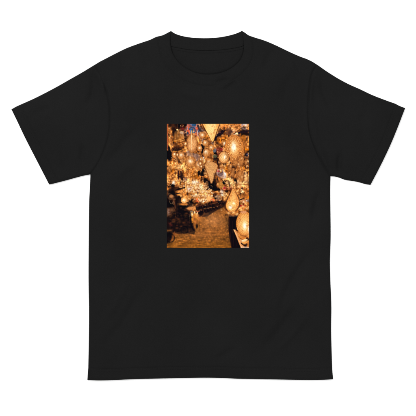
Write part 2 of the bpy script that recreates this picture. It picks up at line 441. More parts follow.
# a little domain warp stops the cells from reading as squares
def wn(c, s):
    a = 0.5 + s * 1.7
    return vnoise(np.stack([(XX.ravel() - 208) * math.cos(a) + (YY.ravel() - 186) * math.sin(a) + 80, (YY.ravel() - 186) * math.cos(a) - (XX.ravel() - 208) * math.sin(a) + 80], 1), c, s).reshape(XX.shape)
img = sample(G, 3.0, 166.0, 124.0, XX + 0.55 * wn(1.6, 11), YY + 0.55 * wn(1.6, 12))

def blend(mask, c, a=1.0):
    global img
    m = (np.clip(mask, 0, 1) * a)[..., None]
    img = img * (1 - m) + np.array(c, float) * m
def mell(x, y, rx, ry, soft=0.25, rot=0.0):
    c_, s_ = math.cos(rot), math.sin(rot)
    u = ((XX - x) * c_ + (YY - y) * s_) / rx; v = (-(XX - x) * s_ + (YY - y) * c_) / ry
    return np.clip((1 - np.sqrt(u * u + v * v)) * min(rx, ry) / soft + 0.5, 0, 1)
def ell(x, y, rx, ry, c, soft=0.25, a=1.0, rot=0.0): blend(mell(x, y, rx, ry, soft, rot), c, a)
def glow(x, y, rx, ry, c, a=1.0): blend(np.exp(-(((XX - x) / rx) ** 2 + ((YY - y) / ry) ** 2)), c, a)
def mline(pts, w, soft=0.3):
    P = np.stack([XX.ravel(), YY.ravel()], 1)
    lo = np.min(pts, 0) - w - 1; hi = np.max(pts, 0) + w + 1
    m = ((P >= lo) & (P <= hi)).all(1); out = np.zeros(len(P))
    if m.any(): out[m] = np.clip((w / 2 - dist(P[m], np.array(pts, float))) / soft + 0.5, 0, 1)
    return out.reshape(XX.shape)
def line(pts, w, c, soft=0.3, a=1.0): blend(mline(pts, w, soft), c, a)
def mpoly(pts, soft=0.3):
    pts = np.array(pts, float); P = np.stack([XX.ravel(), YY.ravel()], 1)
    lo = pts.min(0) - 1; hi = pts.max(0) + 1; m = ((P >= lo) & (P <= hi)).all(1); out = np.zeros(len(P))
    if m.any():
        sgn = np.where(inside(P[m], pts), 1, -1); out[m] = np.clip(sgn * dist(P[m], pts, True) / soft + 0.5, 0, 1)
    return out.reshape(XX.shape)
def poly(pts, c, soft=0.3, a=1.0): blend(mpoly(pts, soft), c, a)
def pierced(mask, x, y, per, amp):                # punched metal pattern of small holes and rings over a lantern
    u = ((XX - x) * .8 + (YY - y) * .6) / per; v = ((YY - y) * .8 - (XX - x) * .6) / per; amp = amp * .6
    u = u + .3 * wn(2.3, 61); v = v + .3 * wn(2.3, 62)
    f = np.clip(1.6 * np.cos(2 * np.pi * .5 * (u + v)) * np.cos(2 * np.pi * .5 * (u - v)), -1, 1)
    global img
    img = img * (1 + (mask * amp * f)[..., None] * np.array([1, 1.05, 1.2]))

# ---- the crowd of half seen lamps, trays, chains and gaps behind the main ones
rc = random.Random(23); rs = random.Random(5)
amb = lambda: rc.choice([(226, 160, 84), (240, 190, 118), (206, 138, 62), (232, 170, 96), (196, 120, 44)])
base0 = img.copy(); L0 = base0.mean(2)
def Lat(x, y): return L0[min(max(int((y - PY0) * SC), 0), NH - 1), min(max(int((x - PX0) * SC), 0), NW - 1)]
def stamp(x, y, r_, fn):
    global img
    j, i, k_ = int((y - PY0) * SC), int((x - PX0) * SC), int(r_ * SC) + 3
    j0, j1, i0, i1 = max(0, j - k_), min(NH, j + k_), max(0, i - k_), min(NW, i + k_)
    if j1 <= j0 or i1 <= i0: return
    for m_, c_, a_ in fn(XX[j0:j1, i0:i1] - x, YY[j0:j1, i0:i1] - y):
        mm = (np.clip(m_, 0, 1) * a_)[..., None]; img[j0:j1, i0:i1] = img[j0:j1, i0:i1] * (1 - mm) + np.array(c_, float) * mm
for k_ in range(760):
    x, y = rc.uniform(167, 249), rc.uniform(124, 209)
    L = Lat(x, y)
    if L < 45: continue
    kind = rc.random() if y > 150 or k_ % 3 else .9; r_ = rc.uniform(.9, 2.8); asp = rc.uniform(.7, 1.6); c_ = amb(); a_ = rc.uniform(.35, .75); th = rc.uniform(-.9, .9)
    if kind < .42:
        def fn(u, v):
            d = np.sqrt((u / r_) ** 2 + (v / (r_ * asp)) ** 2)
            yield np.clip((1.22 - d) * r_ / .35, 0, 1), (70, 36, 14), a_ * .7
            yield np.clip((1 - d) * r_ / .35, 0, 1), c_, a_
            yield np.exp(-((u + .2 * r_) ** 2 + (v + .1 * r_) ** 2) / (r_ * .38) ** 2), (250, 216, 160), a_ * .75
    elif kind < .62:
        def fn(u, v):
            d = np.sqrt((u / r_) ** 2 + (v / (r_ * asp)) ** 2)
            yield np.clip(.32 - np.abs(d - 1) * r_, 0, .2) / .2 * (v > -.3 * r_), rc.choice([(250, 208, 140), (74, 36, 12)]), a_
    elif kind < .84:
        def fn(u, v):
            p_ = u * math.cos(th) + v * math.sin(th); q_ = v * math.cos(th) - u * math.sin(th)
            yield np.clip((.3 - np.abs(q_)) / .3, 0, 1) * (np.abs(p_) < r_ * 1.3), rc.choice([(54, 26, 12), (40, 20, 14), (244, 198, 128)]), a_
    else:
        def fn(u, v):
            yield np.exp(-((u / (.5 * r_)) ** 2 + (v / (.75 * r_)) ** 2)), (26, 13, 9), a_ * 1.35
    stamp(x, y, 3.2 * max(1, asp), fn)
# keep the overall tones of the picture where the crowd was drawn
def blur(a, n):
    k = np.ones(n) / n
    a = np.apply_along_axis(lambda r_: np.convolve(np.pad(r_, n // 2, mode='edge'), k, 'valid')[:len(r_)], 1, a)
    return np.apply_along_axis(lambda r_: np.convolve(np.pad(r_, n // 2, mode='edge'), k, 'valid')[:len(r_)], 0, a)
for ch in range(3):
    img[..., ch] += .8 * (blur(base0[..., ch], 17) - blur(img[..., ch], 17))
wob = wn(1.25, 51) + .8 * wn(2.1, 52)
img *= (1 + (np.where(YY < 212, .24, .05) * np.tanh(wob) * np.clip(L0 / 90, .2, 1))[..., None] * np.array([.85, 1.0, 1.2]))
img = np.clip(img, 6, 255)

# ---- fabric of red and blue at the top, and dark upper left
line([(167.4, 124), (167.5, 150)], 1.1, (168, 92, 52), 0.5, .8)
line([(170.3, 128), (170.6, 140), (171.5, 147)], 1.4, (176, 118, 66), 0.8, .6)
poly([(187.3, 124.5), (198, 124.5), (199, 128), (197.2, 135), (195, 137), (193, 128.5), (190, 129), (189, 136), (187.3, 136)], (190, 88, 58), .6, .55)
ell(194, 125.2, 2.2, 1.4, (34, 84, 128), .6, .85)
arcp = [(192.2 + 3.0 * math.cos(t), 130.6 + 3.2 * math.sin(t)) for t in np.linspace(math.radians(200), math.radians(400), 14)] + [(194.3, 133.0)]
line(arcp, 1.0, (32, 78, 120), .6, .9)
ell(187.6, 133.3, 0.9, 1.5, (40, 70, 100), .6, .8)
ell(187.4, 128.5, .8, 1.5, (180, 170, 190), .7, .7)
line([(198.0, 126), (199.6, 130), (201.6, 132)], 2.0, (46, 40, 44), .6, .85)
line([(197.4, 131.2), (198.0, 136)], 1.1, (190, 180, 176), .5, .8)
for i in range(5): line([(199.5 + i * .9, 127 + i * .7), (200.1 + i * .9, 129.2 + i * .7)], .4, (150, 140, 148), .3, .5)
# ---- lantern helpers
def egg(x, y, rx, ry, body, hi, rim, ribs=5, core=None, a=.95, per=1.3, amp=.10):
    m = mell(x, y, rx, ry, .3)
    ell(x, y, rx + .7, ry + .7, (rim[0] * .55, rim[1] * .5, rim[2] * .5), 1.1, .5 * a)
    blend(m, body, a)
    u = np.clip(1 - ((XX - x) / rx) ** 2 - ((YY - y) / ry) ** 2, 0, 1)
    blend(m * (1 - u) ** 1.3, (rim[0], rim[1] * .95, rim[2] * .8), .62 * a)
    blend(m * u, hi, .55 * a)
    blend(m * np.clip(wn(1.5, 81) - .25, 0, 1), (rim[0], rim[1], rim[2]), .3 * a)
    for k_ in range(-ribs, ribs + 1):
        xr = x + rx * math.sin(k_ / (ribs + .5) * 1.45)
        mm = np.exp(-(((XX - (x + (xr - x) * np.sqrt(np.clip(1 - ((YY - y) / ry) ** 2, 0, 1)))) / .16) ** 2))
        blend(mm * m, rim, .3 * a)
    pierced(m, x, y, per, amp)
    if core: glow(core[0], core[1], core[2], core[3], (255, 252, 238), 1.0); glow(core[0], core[1], core[2] * .6, core[3] * .6, (255, 255, 250), 1.0)
# egg lantern, upper left
egg(192.0, 143.6, 5.3, 8.9, (206, 152, 92), (226, 180, 122), (140, 84, 34), 4, None, .85, 1.3, .05)
line([(191.4, 130.8), (191.7, 138)], .8, (222, 180, 120), .6, .9)
line([(191.5, 136), (191.4, 150)], .9, (246, 220, 176), .8, .75)
# ornate dim glass lamp, far upper left
ell(178.5, 136.5, 4.8, 6.2, (166, 116, 56), 1.2, .55)
ell(181.6, 132.8, 1.8, 1.5, (186, 168, 150), .9, .75, .5)
ell(177.3, 129.9, .9, .8, (240, 196, 130), .5, .95)
line([(177.3, 124.2), (177.3, 129)], .35, (96, 58, 28), .3, .8)
for k_ in range(5): line([(175 + k_ * 1.7, 131), (174.2 + k_ * 2.0, 141)], .35, (98, 58, 26), .35, .5)
line([(173.5, 141.2), (180, 139.8), (183.4, 140.8)], .6, (236, 178, 92), .4, .7)
line([(173, 144.5), (180, 142.4), (186, 145)], .7, (90, 46, 14), .5, .7)
# big white glass cone at top centre
cone = [(202.6, 124), (219.4, 124), (216.6, 131.5), (213.4, 141.2), (212.5, 142.4), (211.2, 140.2), (207.2, 132.6)]
poly([(x_ + (x_ - 211) * .12, y_ + .5) for x_, y_ in cone], (84, 44, 18), .9, .8)
poly(cone, (240, 184, 100), .35, .97)
mc = mpoly(cone, .6)
blend(mc * np.clip((XX - 203) / 8, 0, 1) * np.clip((212.5 + (142 - YY) * .32 - XX) / 3, 0, 1), (248, 214, 142), .8)
blend(mc * (XX < 206), (220, 160, 70), .5)
for k_ in np.linspace(-1, 1, 9): line([(211 + 8.2 * k_, 124), (212.5, 142)], .25, (206, 150, 76), .35, .3)
pierced(mc, 211, 130, 1.3, .05); blend(mc * np.clip((XX - 214.5) / 3, 0, 1) + mc * np.clip((206 - XX) / 3, 0, 1), (214, 140, 58), .55)
line([(219.6, 124), (216.8, 131.5), (213.6, 141.4)], .5, (120, 66, 22), .4, .6)
poly([(212.8, 143.5), (214.6, 139.6), (217.5, 134), (222, 130.6), (225, 130.4), (223, 134), (218, 137), (214.5, 141)], (32, 18, 22), .5, .92)
ell(219.8, 132.4, 1.0, .8, (104, 60, 62), .6, .7)
line([(212.4, 142), (212.2, 145)], .5, (90, 80, 70), .4, .8)
# canopy struts, top right
poly([(226, 128.5), (231, 128), (233, 133), (230, 136), (226, 134.4)], (96, 62, 44), .8, .6)
line([(220, 126.8), (232, 127.2), (240, 124.6)], .9, (230, 148, 78), .6, .6)
line([(232.6, 133.6), (238.6, 128.4), (246, 124.6)], .9, (214, 150, 96), .4, .8)
line([(234.6, 133.6), (240.6, 128.8), (246, 127)], .7, (86, 62, 32), .4, .75)
line([(243, 124.4), (246, 124.8)], 1.4, (206, 196, 196), .7, .8)
line([(240.4, 132.2), (244, 132.5), (248.6, 131)], 1.7, (38, 22, 26), .7, .9)
ell(239, 133, 1.0, 1.1, (16, 12, 34), .5, .9)
ell(234.6, 135, 1.2, .6, (224, 206, 190), .5, .8)
ell(243.6, 138.0, 2.5, 3.2, (164, 98, 26), .8, .7)
# ---- the big pierced lamp at right with a white flame in it
egg(234.2, 149.2, 9.6, 14.0, (220, 152, 76), (238, 186, 110), (160, 92, 30), 5, (233.6, 147.2, 1.8, 3.6), .72, 1.7, .13)
for a_ in np.linspace(0, 2 * math.pi, 15)[:-1]:
    cx_, cy_ = 234.2 + 6.6 * math.cos(a_), 149.2 + 10.2 * math.sin(a_)
    blend(mell(cx_, cy_, 1.25, 1.35, .25) - mell(cx_, cy_, .8, .9, .25), (140, 72, 22), .85)
    ell(cx_, cy_, .45, .45, (250, 214, 150), .3, .7)
glow(233.6, 147.0, 2.9, 5.4, (255, 232, 176), .75); glow(233.6, 147.0, 1.7, 3.2, (255, 255, 246), 1)
for a_ in np.linspace(0, 2 * math.pi, 9)[:-1]:
    ell(234.0 + 4.0 * math.cos(a_), 150.6 + 6.6 * math.sin(a_), .5, .6, (186, 110, 42), .3, .55)
# faceted lamp left of it
egg(223.6, 157.4, 4.9, 5.8, (228, 172, 100), (244, 206, 146), (150, 88, 32), 3, (224.6, 157.2, .8, 1.7), .9, 2.2, .08)
line([(214.8, 144), (219, 150), (222.6, 152)], .7, (96, 54, 26), .5, .6)
# hanging grey green tin lamp
ell(214.6, 151.0, 1.5, 1.8, (92, 104, 116), .7, .85); ell(215.2, 153.6, 1.5, 1.0, (16, 14, 10), .5, .9)
ell(215, 156.4, 2.0, 1.6, (86, 88, 60), .7, .8); ell(214.6, 159.4, 1.3, 1.3, (44, 30, 24), .6, .8)
ell(218.6, 150.2, 2.0, 2.2, (116, 52, 26), .7, .8); ell(218, 149.4, .6, .5, (190, 120, 90), .4, .6)
line([(217.6, 161), (217.8, 165.6)], 1.0, (26, 14, 18), .5, .9)
# smaller round lamps, left and centre, each with a hot spot
for (x, y, r, hx, hy) in ((190.2, 161.6, 5.0, 190.2, 161.3), (206.3, 152.6, 4.0, 205.7, 151.8), (180.6, 155.4, 3.6, 181.2, 155.0),
                          (200.7, 159.9, 2.8, 200.8, 159.6), (199.6, 165.0, 4.4, 199.4, 164.2), (174.6, 155.2, 2.6, 174.6, 154.2),
                          (197.8, 137.2, 0.1, 0, 0), (202.0, 135.2, 3.1, 202.3, 135.1), (205.6, 143.2, 3.0, 205.2, 142.6),
                          (199.8, 148.2, 3.0, 199.6, 148.0), (211.2, 147.6, 2.8, 211.0, 147.4), (208.8, 161.8, 3.2, 208.4, 162.4)):
    if r < 1: continue
    egg(x, y, r, r * 1.12, (212, 148, 78), (236, 184, 114), (138, 80, 28), 3, None, .62, 1.0, .10)
    glow(hx, hy, r * .38, r * .38, (255, 240, 214), .85)
for x0_, y0_, y1_ in ((190, 150, 157), (181, 146, 152), (199.6, 156, 161), (206, 142, 149), (174.4, 146, 152.6)):
    line([(x0_, y0_), (x0_ + .1, y1_)], .35, (84, 48, 24), .3, .7)
line([(190.3, 155.4), (190.2, 158)], .8, (246, 206, 140), .5, .8)
poly([(187.4, 152.6), (193, 153.2), (197.5, 154.4), (201, 156.6), (198.6, 160.6), (196.6, 161.6), (193.6, 157.6), (188, 155.8)], (140, 112, 96), .8, .6)
line([(201.8, 145), (203.1, 148.4), (202.0, 153)], 1.5, (14, 10, 12), .6, .95)
ell(169.4, 155.0, 1.9, 5.8, (16, 10, 12), .8, .95); ell(169, 148.6, 1.3, 1.6, (22, 12, 12), .8, .8)
line([(172.4, 148.4), (179, 147.2), (183.6, 147.6)], 1.0, (66, 28, 12), .6, .8)
line([(173, 151.4), (178, 152.0), (183.4, 149.4)], .7, (214, 150, 60), .4, .7)
# inverted cone lantern in the centre
c2 = [(204.2, 165.2), (206.6, 162.6), (211.4, 161.6), (216, 163.2), (218, 166), (215.4, 172.5), (212.0, 183.2), (210.8, 183.4), (207.8, 175)]
poly([(211 + (x_ - 211) * 1.2, 172 + (y_ - 172) * 1.04) for x_, y_ in c2], (92, 50, 20), 1.4, .5)
poly(c2, (204, 154, 92), .5, .74); m2 = mpoly(c2, .6)
blend(m2 * np.clip((YY - 160) / 24, 0, 1), (232, 184, 116), .5)
pierced(m2, 211, 170, 1.9, .12); blend(m2 * np.clip(1 - mpoly(c2, 2.6), 0, 1), (160, 100, 46), .6)
line([(204.4, 165.6), (208, 175), (211, 183.6)], .4, (120, 72, 30), .3, .8); line([(218, 166), (215.4, 173), (212.2, 183.4)], .4, (120, 72, 30), .3, .8)
for (a_, b_) in ((209, 168.6), (213, 168.6), (211, 166.4), (211, 171)): blend(mell(a_, b_, 1.5, 1.5, .2) - mell(a_, b_, 1.15, 1.15, .2), (148, 98, 48), .55)
# round tray with a spiral
ell(220.2, 173.1, 3.7, 4.0, (140, 114, 108), .5, .85)
blend(mell(220.4, 172.8, 3.7, 3.9, .4) - mell(220.2, 173.6, 3.1, 3.3, .5), (236, 208, 176), .65)
for k_, rr in enumerate((2.5, 1.6, .8)): blend(mell(220.3, 173.6, rr, rr, .3) - mell(220.4, 173.7, rr - .45, rr - .45, .3), (84, 70, 72), .8)
ell(218.4, 171.3, 1.2, .9, (170, 48, 50), .5, .8)
# dark robes and bundle behind
poly([(208.4, 181), (210, 185), (214, 188.5), (219.6, 188.6), (220.4, 190.2), (215, 191), (210, 188.6), (208.2, 190)], (12, 10, 14), .6, .92)
poly([(222.4, 180.4), (225.4, 183.4), (225.2, 184.6), (222.8, 184)], (8, 6, 10), .5, .95)
poly([(217.6, 182.6), (222, 182.4), (224.8, 187.6), (218.8, 188)], (176, 132, 58), .5, .65)
line([(214, 173.5), (214.4, 182)], 1.0, (40, 22, 14), .6, .6); line([(216.4, 176), (216.0, 183)], .5, (196, 128, 58), .4, .6)
ell(224.4, 188.0, 1.1, 1.2, (170, 40, 54), .6, .8)
# shelf lamps, right wall
for (x, y, rx, ry) in ((240.4, 161.5, 3.4, 5.2), (240, 176.5, 4.2, 6.0), (246.0, 178.2, 2.6, 4.0), (232.8, 172.0, 2.2, 4.2), (246.4, 163, 2.0, 3.4), (229.6, 168.6, 2.2, 3.0), (235.6, 163.4, 2.8, 3.2)):
    egg(x, y, rx, ry, (196, 132, 66), (226, 172, 100), (104, 58, 22), 3, None, .5, 1.0, .13)
glow(245.8, 178.4, 1.3, 2.0, (252, 220, 150), .9); glow(231, 179.6, 1.6, 2.0, (250, 214, 150), .8)
ell(246.5, 154.8, 1.5, 1.9, (24, 16, 26), .6, .85); ell(247.0, 154.6, .5, .9, (140, 136, 160), .3, .8)
ell(234.8, 180.6, 1.2, 1.0, (8, 8, 6), .5, .95)
line([(227, 184.7), (234, 184.2), (249, 184.6)], .55, (120, 70, 30), .4, .8)
for x in np.arange(227, 249, 1.45):
    h_ = 1.1 + .9 * abs(math.sin(x * 2.3)); xj = x + rs.uniform(-.6, .6); ell(xj, 183.4 - h_ * .3 + rs.uniform(-.7, .4), rs.uniform(.4, .8), h_ * rs.uniform(.5, .9), (248, 210, 150), .6, .5); ell(xj + .3, 187.2 + rs.uniform(-.6, .6), rs.uniform(.4, .8), rs.uniform(.5, 1.1), (236, 188, 124), .6, .5)
ell(241.6, 190.8, .9, 1.9, (246, 222, 168), .4, .9); ell(240.7, 193.8, .7, .7, (30, 20, 14), .4, .8); ell(240.9, 199.6, 1.2, .7, (34, 18, 14), .5, .8)
ell(244, 201.2, 2.9, 2.0, (206, 146, 92), .6, .8); glow(243.4, 202, .8, .9, (252, 222, 180), .9); ell(246.6, 200.8, .9, .7, (206, 196, 196), .4, .6)
ell(240.9, 205.8, 1.1, .8, (160, 12, 22), .4, .9)
# ---- left shelves: rows of little lit goods

for (y, x0_, x1_) in ((180.6, 168, 186), (183.4, 187, 206), (188.2, 187, 207), (192.2, 192, 209), (196.2, 194, 212), (199.8, 196, 208), (196.4, 214, 226), (192.6, 216, 226)):
    x = x0_
    while x < x1_:
        r_ = rs.uniform(.45, .95); c_ = rs.choice([(255, 238, 206), (248, 206, 140), (232, 176, 100), (240, 196, 132)])
        ell(x, y + rs.uniform(-.7, .7), r_ * .8, r_, c_, .4, .42); ell(x + .8, y + 1.0, .4, .6, (120, 70, 28), .4, .4); x += rs.uniform(1.0, 1.9)
for (xa, ya, xb, yb, n_) in ((184, 182.2, 208, 186.4, 17), (184, 186.2, 211, 189.6, 19), (187, 190.6, 213, 192.8, 19), (191, 195.4, 214, 196.0, 17), (195, 200.0, 212, 199.0, 13)):
    glow((xa + xb) / 2, (ya + yb) / 2, 9, 1.6, (240, 204, 150), .28)
    for k_ in range(n_):
        t_ = k_ / (n_ - 1); x = xa + (xb - xa) * t_ ** .9 + rs.uniform(-.5, .5); y = ya + (yb - ya) * t_ + rs.uniform(-.8, .8); sz = 1.15 * (1 - .35 * t_) * rs.uniform(.6, 1.5)
        ell(x + .25, y + .35, sz * .8, sz * 1.1, (92, 50, 20), .6, .45); ell(x, y, sz * .7, sz, rs.choice([(244, 208, 152), (238, 190, 126), (224, 166, 96), (246, 222, 182)]), .5, .65); glow(x, y - .1, sz * .35, sz * .5, (255, 244, 214), .6)
glow(189, 188.9, 1.4, 1.1, (250, 244, 250), .95); glow(173.8, 182.2, 1.2, 1.4, (255, 246, 226), .9); glow(194.4, 182, 1.3, 1.5, (238, 240, 226), .85)
glow(222.2, 194.9, 1.1, 1.1, (250, 246, 220), .9); glow(196, 195, 1.2, 1.0, (255, 238, 210), .8); glow(200.6, 201, .9, 1.1, (255, 232, 190), .8)
for x in (178.4, 181.2): line([(x, 171.5), (x + .2, 179)], 1.3, (44, 20, 22), .6, .8)
for (a_, b_, w_, h_) in ((198.8, 173.4, 1.2, 2.5), (203, 170.6, .9, 2.0), (202.4, 175.2, 1.6, 1.0), (204.8, 180.8, 1.3, 1.9)): ell(a_, b_, w_, h_, (16, 9, 12), .6, .92)
for x in np.arange(169, 197, 2.15): line([(x, 166 + 3 * abs(math.sin(x))), (x + .2, 179)], .35, (126, 74, 30), .4, .45)
for x in np.arange(188, 198, 1.1): line([(x, 171.5), (x, 178)], .35, (206, 138, 50), .3, .5)
glow(213.6, 200, 0.1, 0.1, (0, 0, 0), 0); ell(208.8, 198.6, 2.6, 2.6, (236, 180, 112), .7, .8)
ell(212.0, 199.4, 1.6, .5, (226, 98, 46), .4, .7); ell(197, 199.4, 1.0, .7, (222, 112, 58), .4, .8)
ell(218, 197, 2.6, 2.2, (150, 122, 88), .8, .5); ell(213.8, 195.4, .9, 2.0, (50, 22, 12), .5, .8)
# ---- dark stalls in the middle with table legs
poly([(196, 205), (200, 203), (204, 204), (208, 201.6), (212, 202.8), (216, 200.6), (221, 201.4), (225.6, 200.4), (226, 204), (222, 207.6), (218, 209), (215, 211.6), (211, 212.6), (208, 216), (203, 215), (200, 217.0), (198, 212)], (34, 18, 12), 1.8, .5)
for k_ in range(46):
    x = rc.uniform(198, 225); y = 215 - (x - 198) * .42 - rc.uniform(0, 12)
    ell(x, max(y, 202), rc.uniform(.5, 1.3), rc.uniform(.5, 1.7), rc.choice([(12, 8, 10), (20, 12, 12), (94, 46, 22), (110, 62, 28), (60, 30, 16)]), .6, .6)
for x in (200.2, 203.6, 207.2, 210.6, 214.2, 217.6, 221.2): line([(x, 202.5), (x + .2, 214 - (x - 200) * .35)], .5, (96, 50, 22), .4, .6)

ell(205.8, 216.2, 2.4, 1.0, (12, 8, 8), .6, .7)
# ---- cobbled alley
alley = mpoly([(226.4, 206), (228.6, 209), (228.6, 232), (231.6, 247.9), (167, 247.9), (167, 244), (176, 235), (188, 233), (196.6, 231), (200, 218), (208, 216.4), (214, 212)], 1.2)
blend(alley, (146, 94, 38), .55)
yk = 204.0; alley0 = img.copy(); rk = random.Random(3)
while yk < 249:
    rh = .40 + .036 * (yk - 200); x = 165 + rk.uniform(0, 2)
    while x < 233:
        ww = rh * rk.uniform(1.3, 2.2); t_ = rk.uniform(-1, 1)
        base_c = np.array([158, 104, 44]) * (1 + .17 * t_) - np.array([0, 0, max(0, yk - 232)])
        wv_ = .9 * math.sin(x * .11 + yk * .2) + .5 * math.sin(x * .31)
        def fn(u, v):
            d = np.sqrt(np.abs(u / (ww * .52)) ** 2.6 + np.abs(v / (rh * .56)) ** 2.6)
            yield np.clip((1.25 - d) * rh / .5, 0, 1), (92, 54, 16), .28
            yield np.clip((1 - d) * rh / .45, 0, 1), base_c, .55
            yield np.exp(-((u / (ww * .35)) ** 2 + ((v + rh * .2) / (rh * .25)) ** 2)), base_c * 1.28, .3
        stamp(x, yk + wv_, ww, fn); x += ww
    yk += rh
img = alley0 * (1 - alley[..., None] * .8) + img * alley[..., None] * .8
Ps = np.stack([XX.ravel() / 5.0, YY.ravel()], 1); st = vnoise(Ps, .95, 33).reshape(XX.shape)
img *= (1 - .07 * alley[..., None] * np.array([1, 1.03, 1.2]))
img *= (1 + (alley * .13 * st * np.clip((YY - 226) / 14, .1, 1))[..., None] * np.array([1, 1.05, 1.4]))
glow(213, 220, 11, 7, (200, 144, 86), .6); glow(200, 234, 16, 5, (168, 112, 56), .45)
img *= (1 + (alley * .09 * wn(1.8, 71))[..., None])
blend(alley * np.clip((YY - 240) / 8, 0, 1), (132, 82, 18), .45)
for (xa, ya, xb, yb) in ((197, 208.5, 226, 202.5), (199, 213, 221, 206)):
    n_ = 13
    for k_ in range(n_):
        t_ = min(1, max(0, (k_ + rc.uniform(-.6, .6)) / (n_ - 1))); x = xa + (xb - xa) * t_; y = ya + (yb - ya) * t_ + rc.uniform(-.9, .7); sz = 2.7 * (1 - .55 * t_) * rc.uniform(.6, 1.25)
        if rc.random() < .16: continue
        ell(x, y, sz * .8, sz, (18, 10, 12), .5, .7); ell(x - .2, y - sz * .7, sz * rc.uniform(.3, .7), rc.uniform(.3, .7), rc.choice([(150, 84, 40), (176, 108, 50), (112, 52, 26), (206, 150, 88)]), .6, .55)
        line([(x, y), (x + rc.uniform(-.4, .4), y + sz * rc.uniform(.6, 1.5))], rc.uniform(.25, .7), rc.choice([(92, 46, 20), (30, 16, 12), (20, 12, 12)]), .5, .5)
for k_ in range(34):
    x = rc.uniform(225.5, 232); y = rc.uniform(205, 216); ell(x, y, rc.uniform(.4, 1.0), rc.uniform(.3, .8), rc.choice([(60, 30, 16), (196, 130, 66), (150, 92, 44), (30, 18, 14)]), .5, .55)
# ---- parked scooters on the left
poly([(167, 190), (172, 188.6), (176, 195), (181, 197), (186.4, 204), (190, 199), (193, 204), (192.6, 216), (193.6, 226), (196, 231), (194, 234.4), (186, 233), (178, 234), (173, 232), (170, 243), (167, 244)], (20, 13, 13), 1.0, .55)
line([(176, 190.2), (182, 188.2), (184.6, 187.8)], 1.2, (18, 8, 12), .5, .9)
line([(169, 192), (174, 194.4), (180, 193)], 1.2, (16, 10, 12), .5, .75)
ell(171.6, 196.4, 2.0, 1.7, (204, 144, 84), 1.3, .7); line([(172.4, 198), (174.6, 202), (175.4, 208)], 1.3, (112, 68, 38), 1.0, .6)
ell(179.8, 191.6, 3.6, 1.6, (214, 150, 78), .8, .55)
ell(184.0, 200.2, 3.2, 2.9, (236, 170, 92), .6, .95); glow(184.1, 200.2, 1.5, 1.4, (255, 252, 232), 1)
ell(184, 204.3, 3.9, 1.1, (206, 132, 56), .8, .85)
ell(180, 200.4, 1.2, 2.6, (54, 34, 24), .8, .6)
ell(190.4, 197.4, 1.2, 3.2, (212, 146, 66), .8, .6)
ell(191, 208.4, 4.2, 1.8, (216, 150, 84), .9, .8); ell(197.4, 211.6, 1.8, .7, (168, 76, 44), .5, .6)
line([(192.2, 213), (192.3, 217), (192.6, 221.8)], 1.6, (206, 138, 42), .6, .95); glow(192.2, 214.4, .7, 1.4, (255, 240, 196), .95)
line([(194.6, 211.8), (195.6, 216), (197, 220)], 1.4, (206, 142, 54), .5, .9); glow(194.6, 212.4, .6, 1.1, (255, 240, 206), .95)
line([(192.8, 221.6), (195.6, 226), (196, 231), (198.6, 228), (198.2, 222), (196.4, 219)], 1.3, (138, 90, 32), 1.0, .75)
ell(197.0, 226.4, .8, 1.5, (14, 9, 8), .4, .95)
line([(190.4, 216), (191.0, 224), (193.4, 230)], 1.2, (10, 8, 14), .6, .85)
poly([(167, 208.4), (173.4, 208), (173.6, 211), (171, 214.6), (167, 216.4)], (110, 78, 52), 1.6, .7); ell(168.6, 211.6, 1.2, 2.8, (136, 116, 106), 1.2, .6)
line([(174.6, 209), (175.8, 217)], .6, (112, 68, 34), .5, .6)
for (a_, b_) in ((174, 219.6), (178.6, 219.0), (171, 223.6), (183.6, 222.6), (186.6, 213.4), (181.5, 226.4), (177, 228)):
    ell(a_, b_, 1.3, .9, (104, 58, 26), 1.2, .6)
for k_ in range(70): ell(rc.uniform(168, 192), rc.uniform(206, 233), rc.uniform(.4, 1.6), rc.uniform(.3, 1.0), rc.choice([(70, 40, 22), (10, 7, 9), (88, 46, 26), (8, 8, 14), (56, 30, 24)]), .7, .5)
for (a_, b_, rr) in ((172.4, 238, 4.8), (186.5, 229.8, 4.2)):
    blend(np.clip(mell(a_ - 2, b_, rr, rr, .5) - mell(a_ - 2, b_, rr - 1.4, rr - 1.4, .5), 0, 1), (10, 8, 12), .5)
line([(174.6, 232), (173.6, 237), (171, 241)], 1.1, (132, 74, 34), .7, .6)
line([(167, 230.8), (171, 230.2)], 1.4, (120, 78, 32), .7, .7)
# ---- teardrop lamp at right
tear = [(233.2, 188.4), (234.4, 190.6), (236.2, 194.2), (238.2, 198.6), (239.0, 203), (237.6, 207.8), (233, 211.6), (228.6, 211.2), (226.2, 207.6), (226.4, 203), (228.4, 198), (230.8, 192.6), (232.2, 189.6)]
tearS = smooth(tear + [tear[0]], .6)[:-1]
poly([(233 + (x_ - 233) * 1.24, 201 + (y_ - 201) * 1.02) for x_, y_ in tearS], (70, 36, 16), 1.6, .75)
poly(tearS, (226, 156, 78), .4, .95); mt = mpoly(tearS, .8)
blend(mt * np.exp(-((XX - 233.5) / 2.4) ** 2), (244, 194, 116), .65)
blend(mell(231.2, 205.6, 5.6, 5.6, .3) - mell(231.2, 205.6, 5.0, 5.0, .3), (190, 116, 40), .7)
ell(231.2, 205.6, 5.0, 5.0, (242, 190, 108), .5, .7)
for k_ in (-2.4, -1.2, 0, 1.2, 2.4): line([(233.3, 190), (233 + k_ * 1.5, 198), (232 + k_ * 2, 204)], .22, (186, 118, 50), .25, .55)
pierced(mt, 232, 204, 1.4, .06); blend(mt * np.clip(1 - mpoly(tearS, 3.2), 0, 1), (176, 100, 36), .7)
glow(233.6, 203.4, 1.3, 1.2, (255, 248, 220), .9); glow(230.4, 207.2, 1.5, 1.7, (255, 254, 240), 1); glow(230.4, 207, .8, 1.0, (255, 255, 255), 1)
line([(233.2, 184), (233.2, 188.6)], .5, (120, 76, 34), .3, .8)
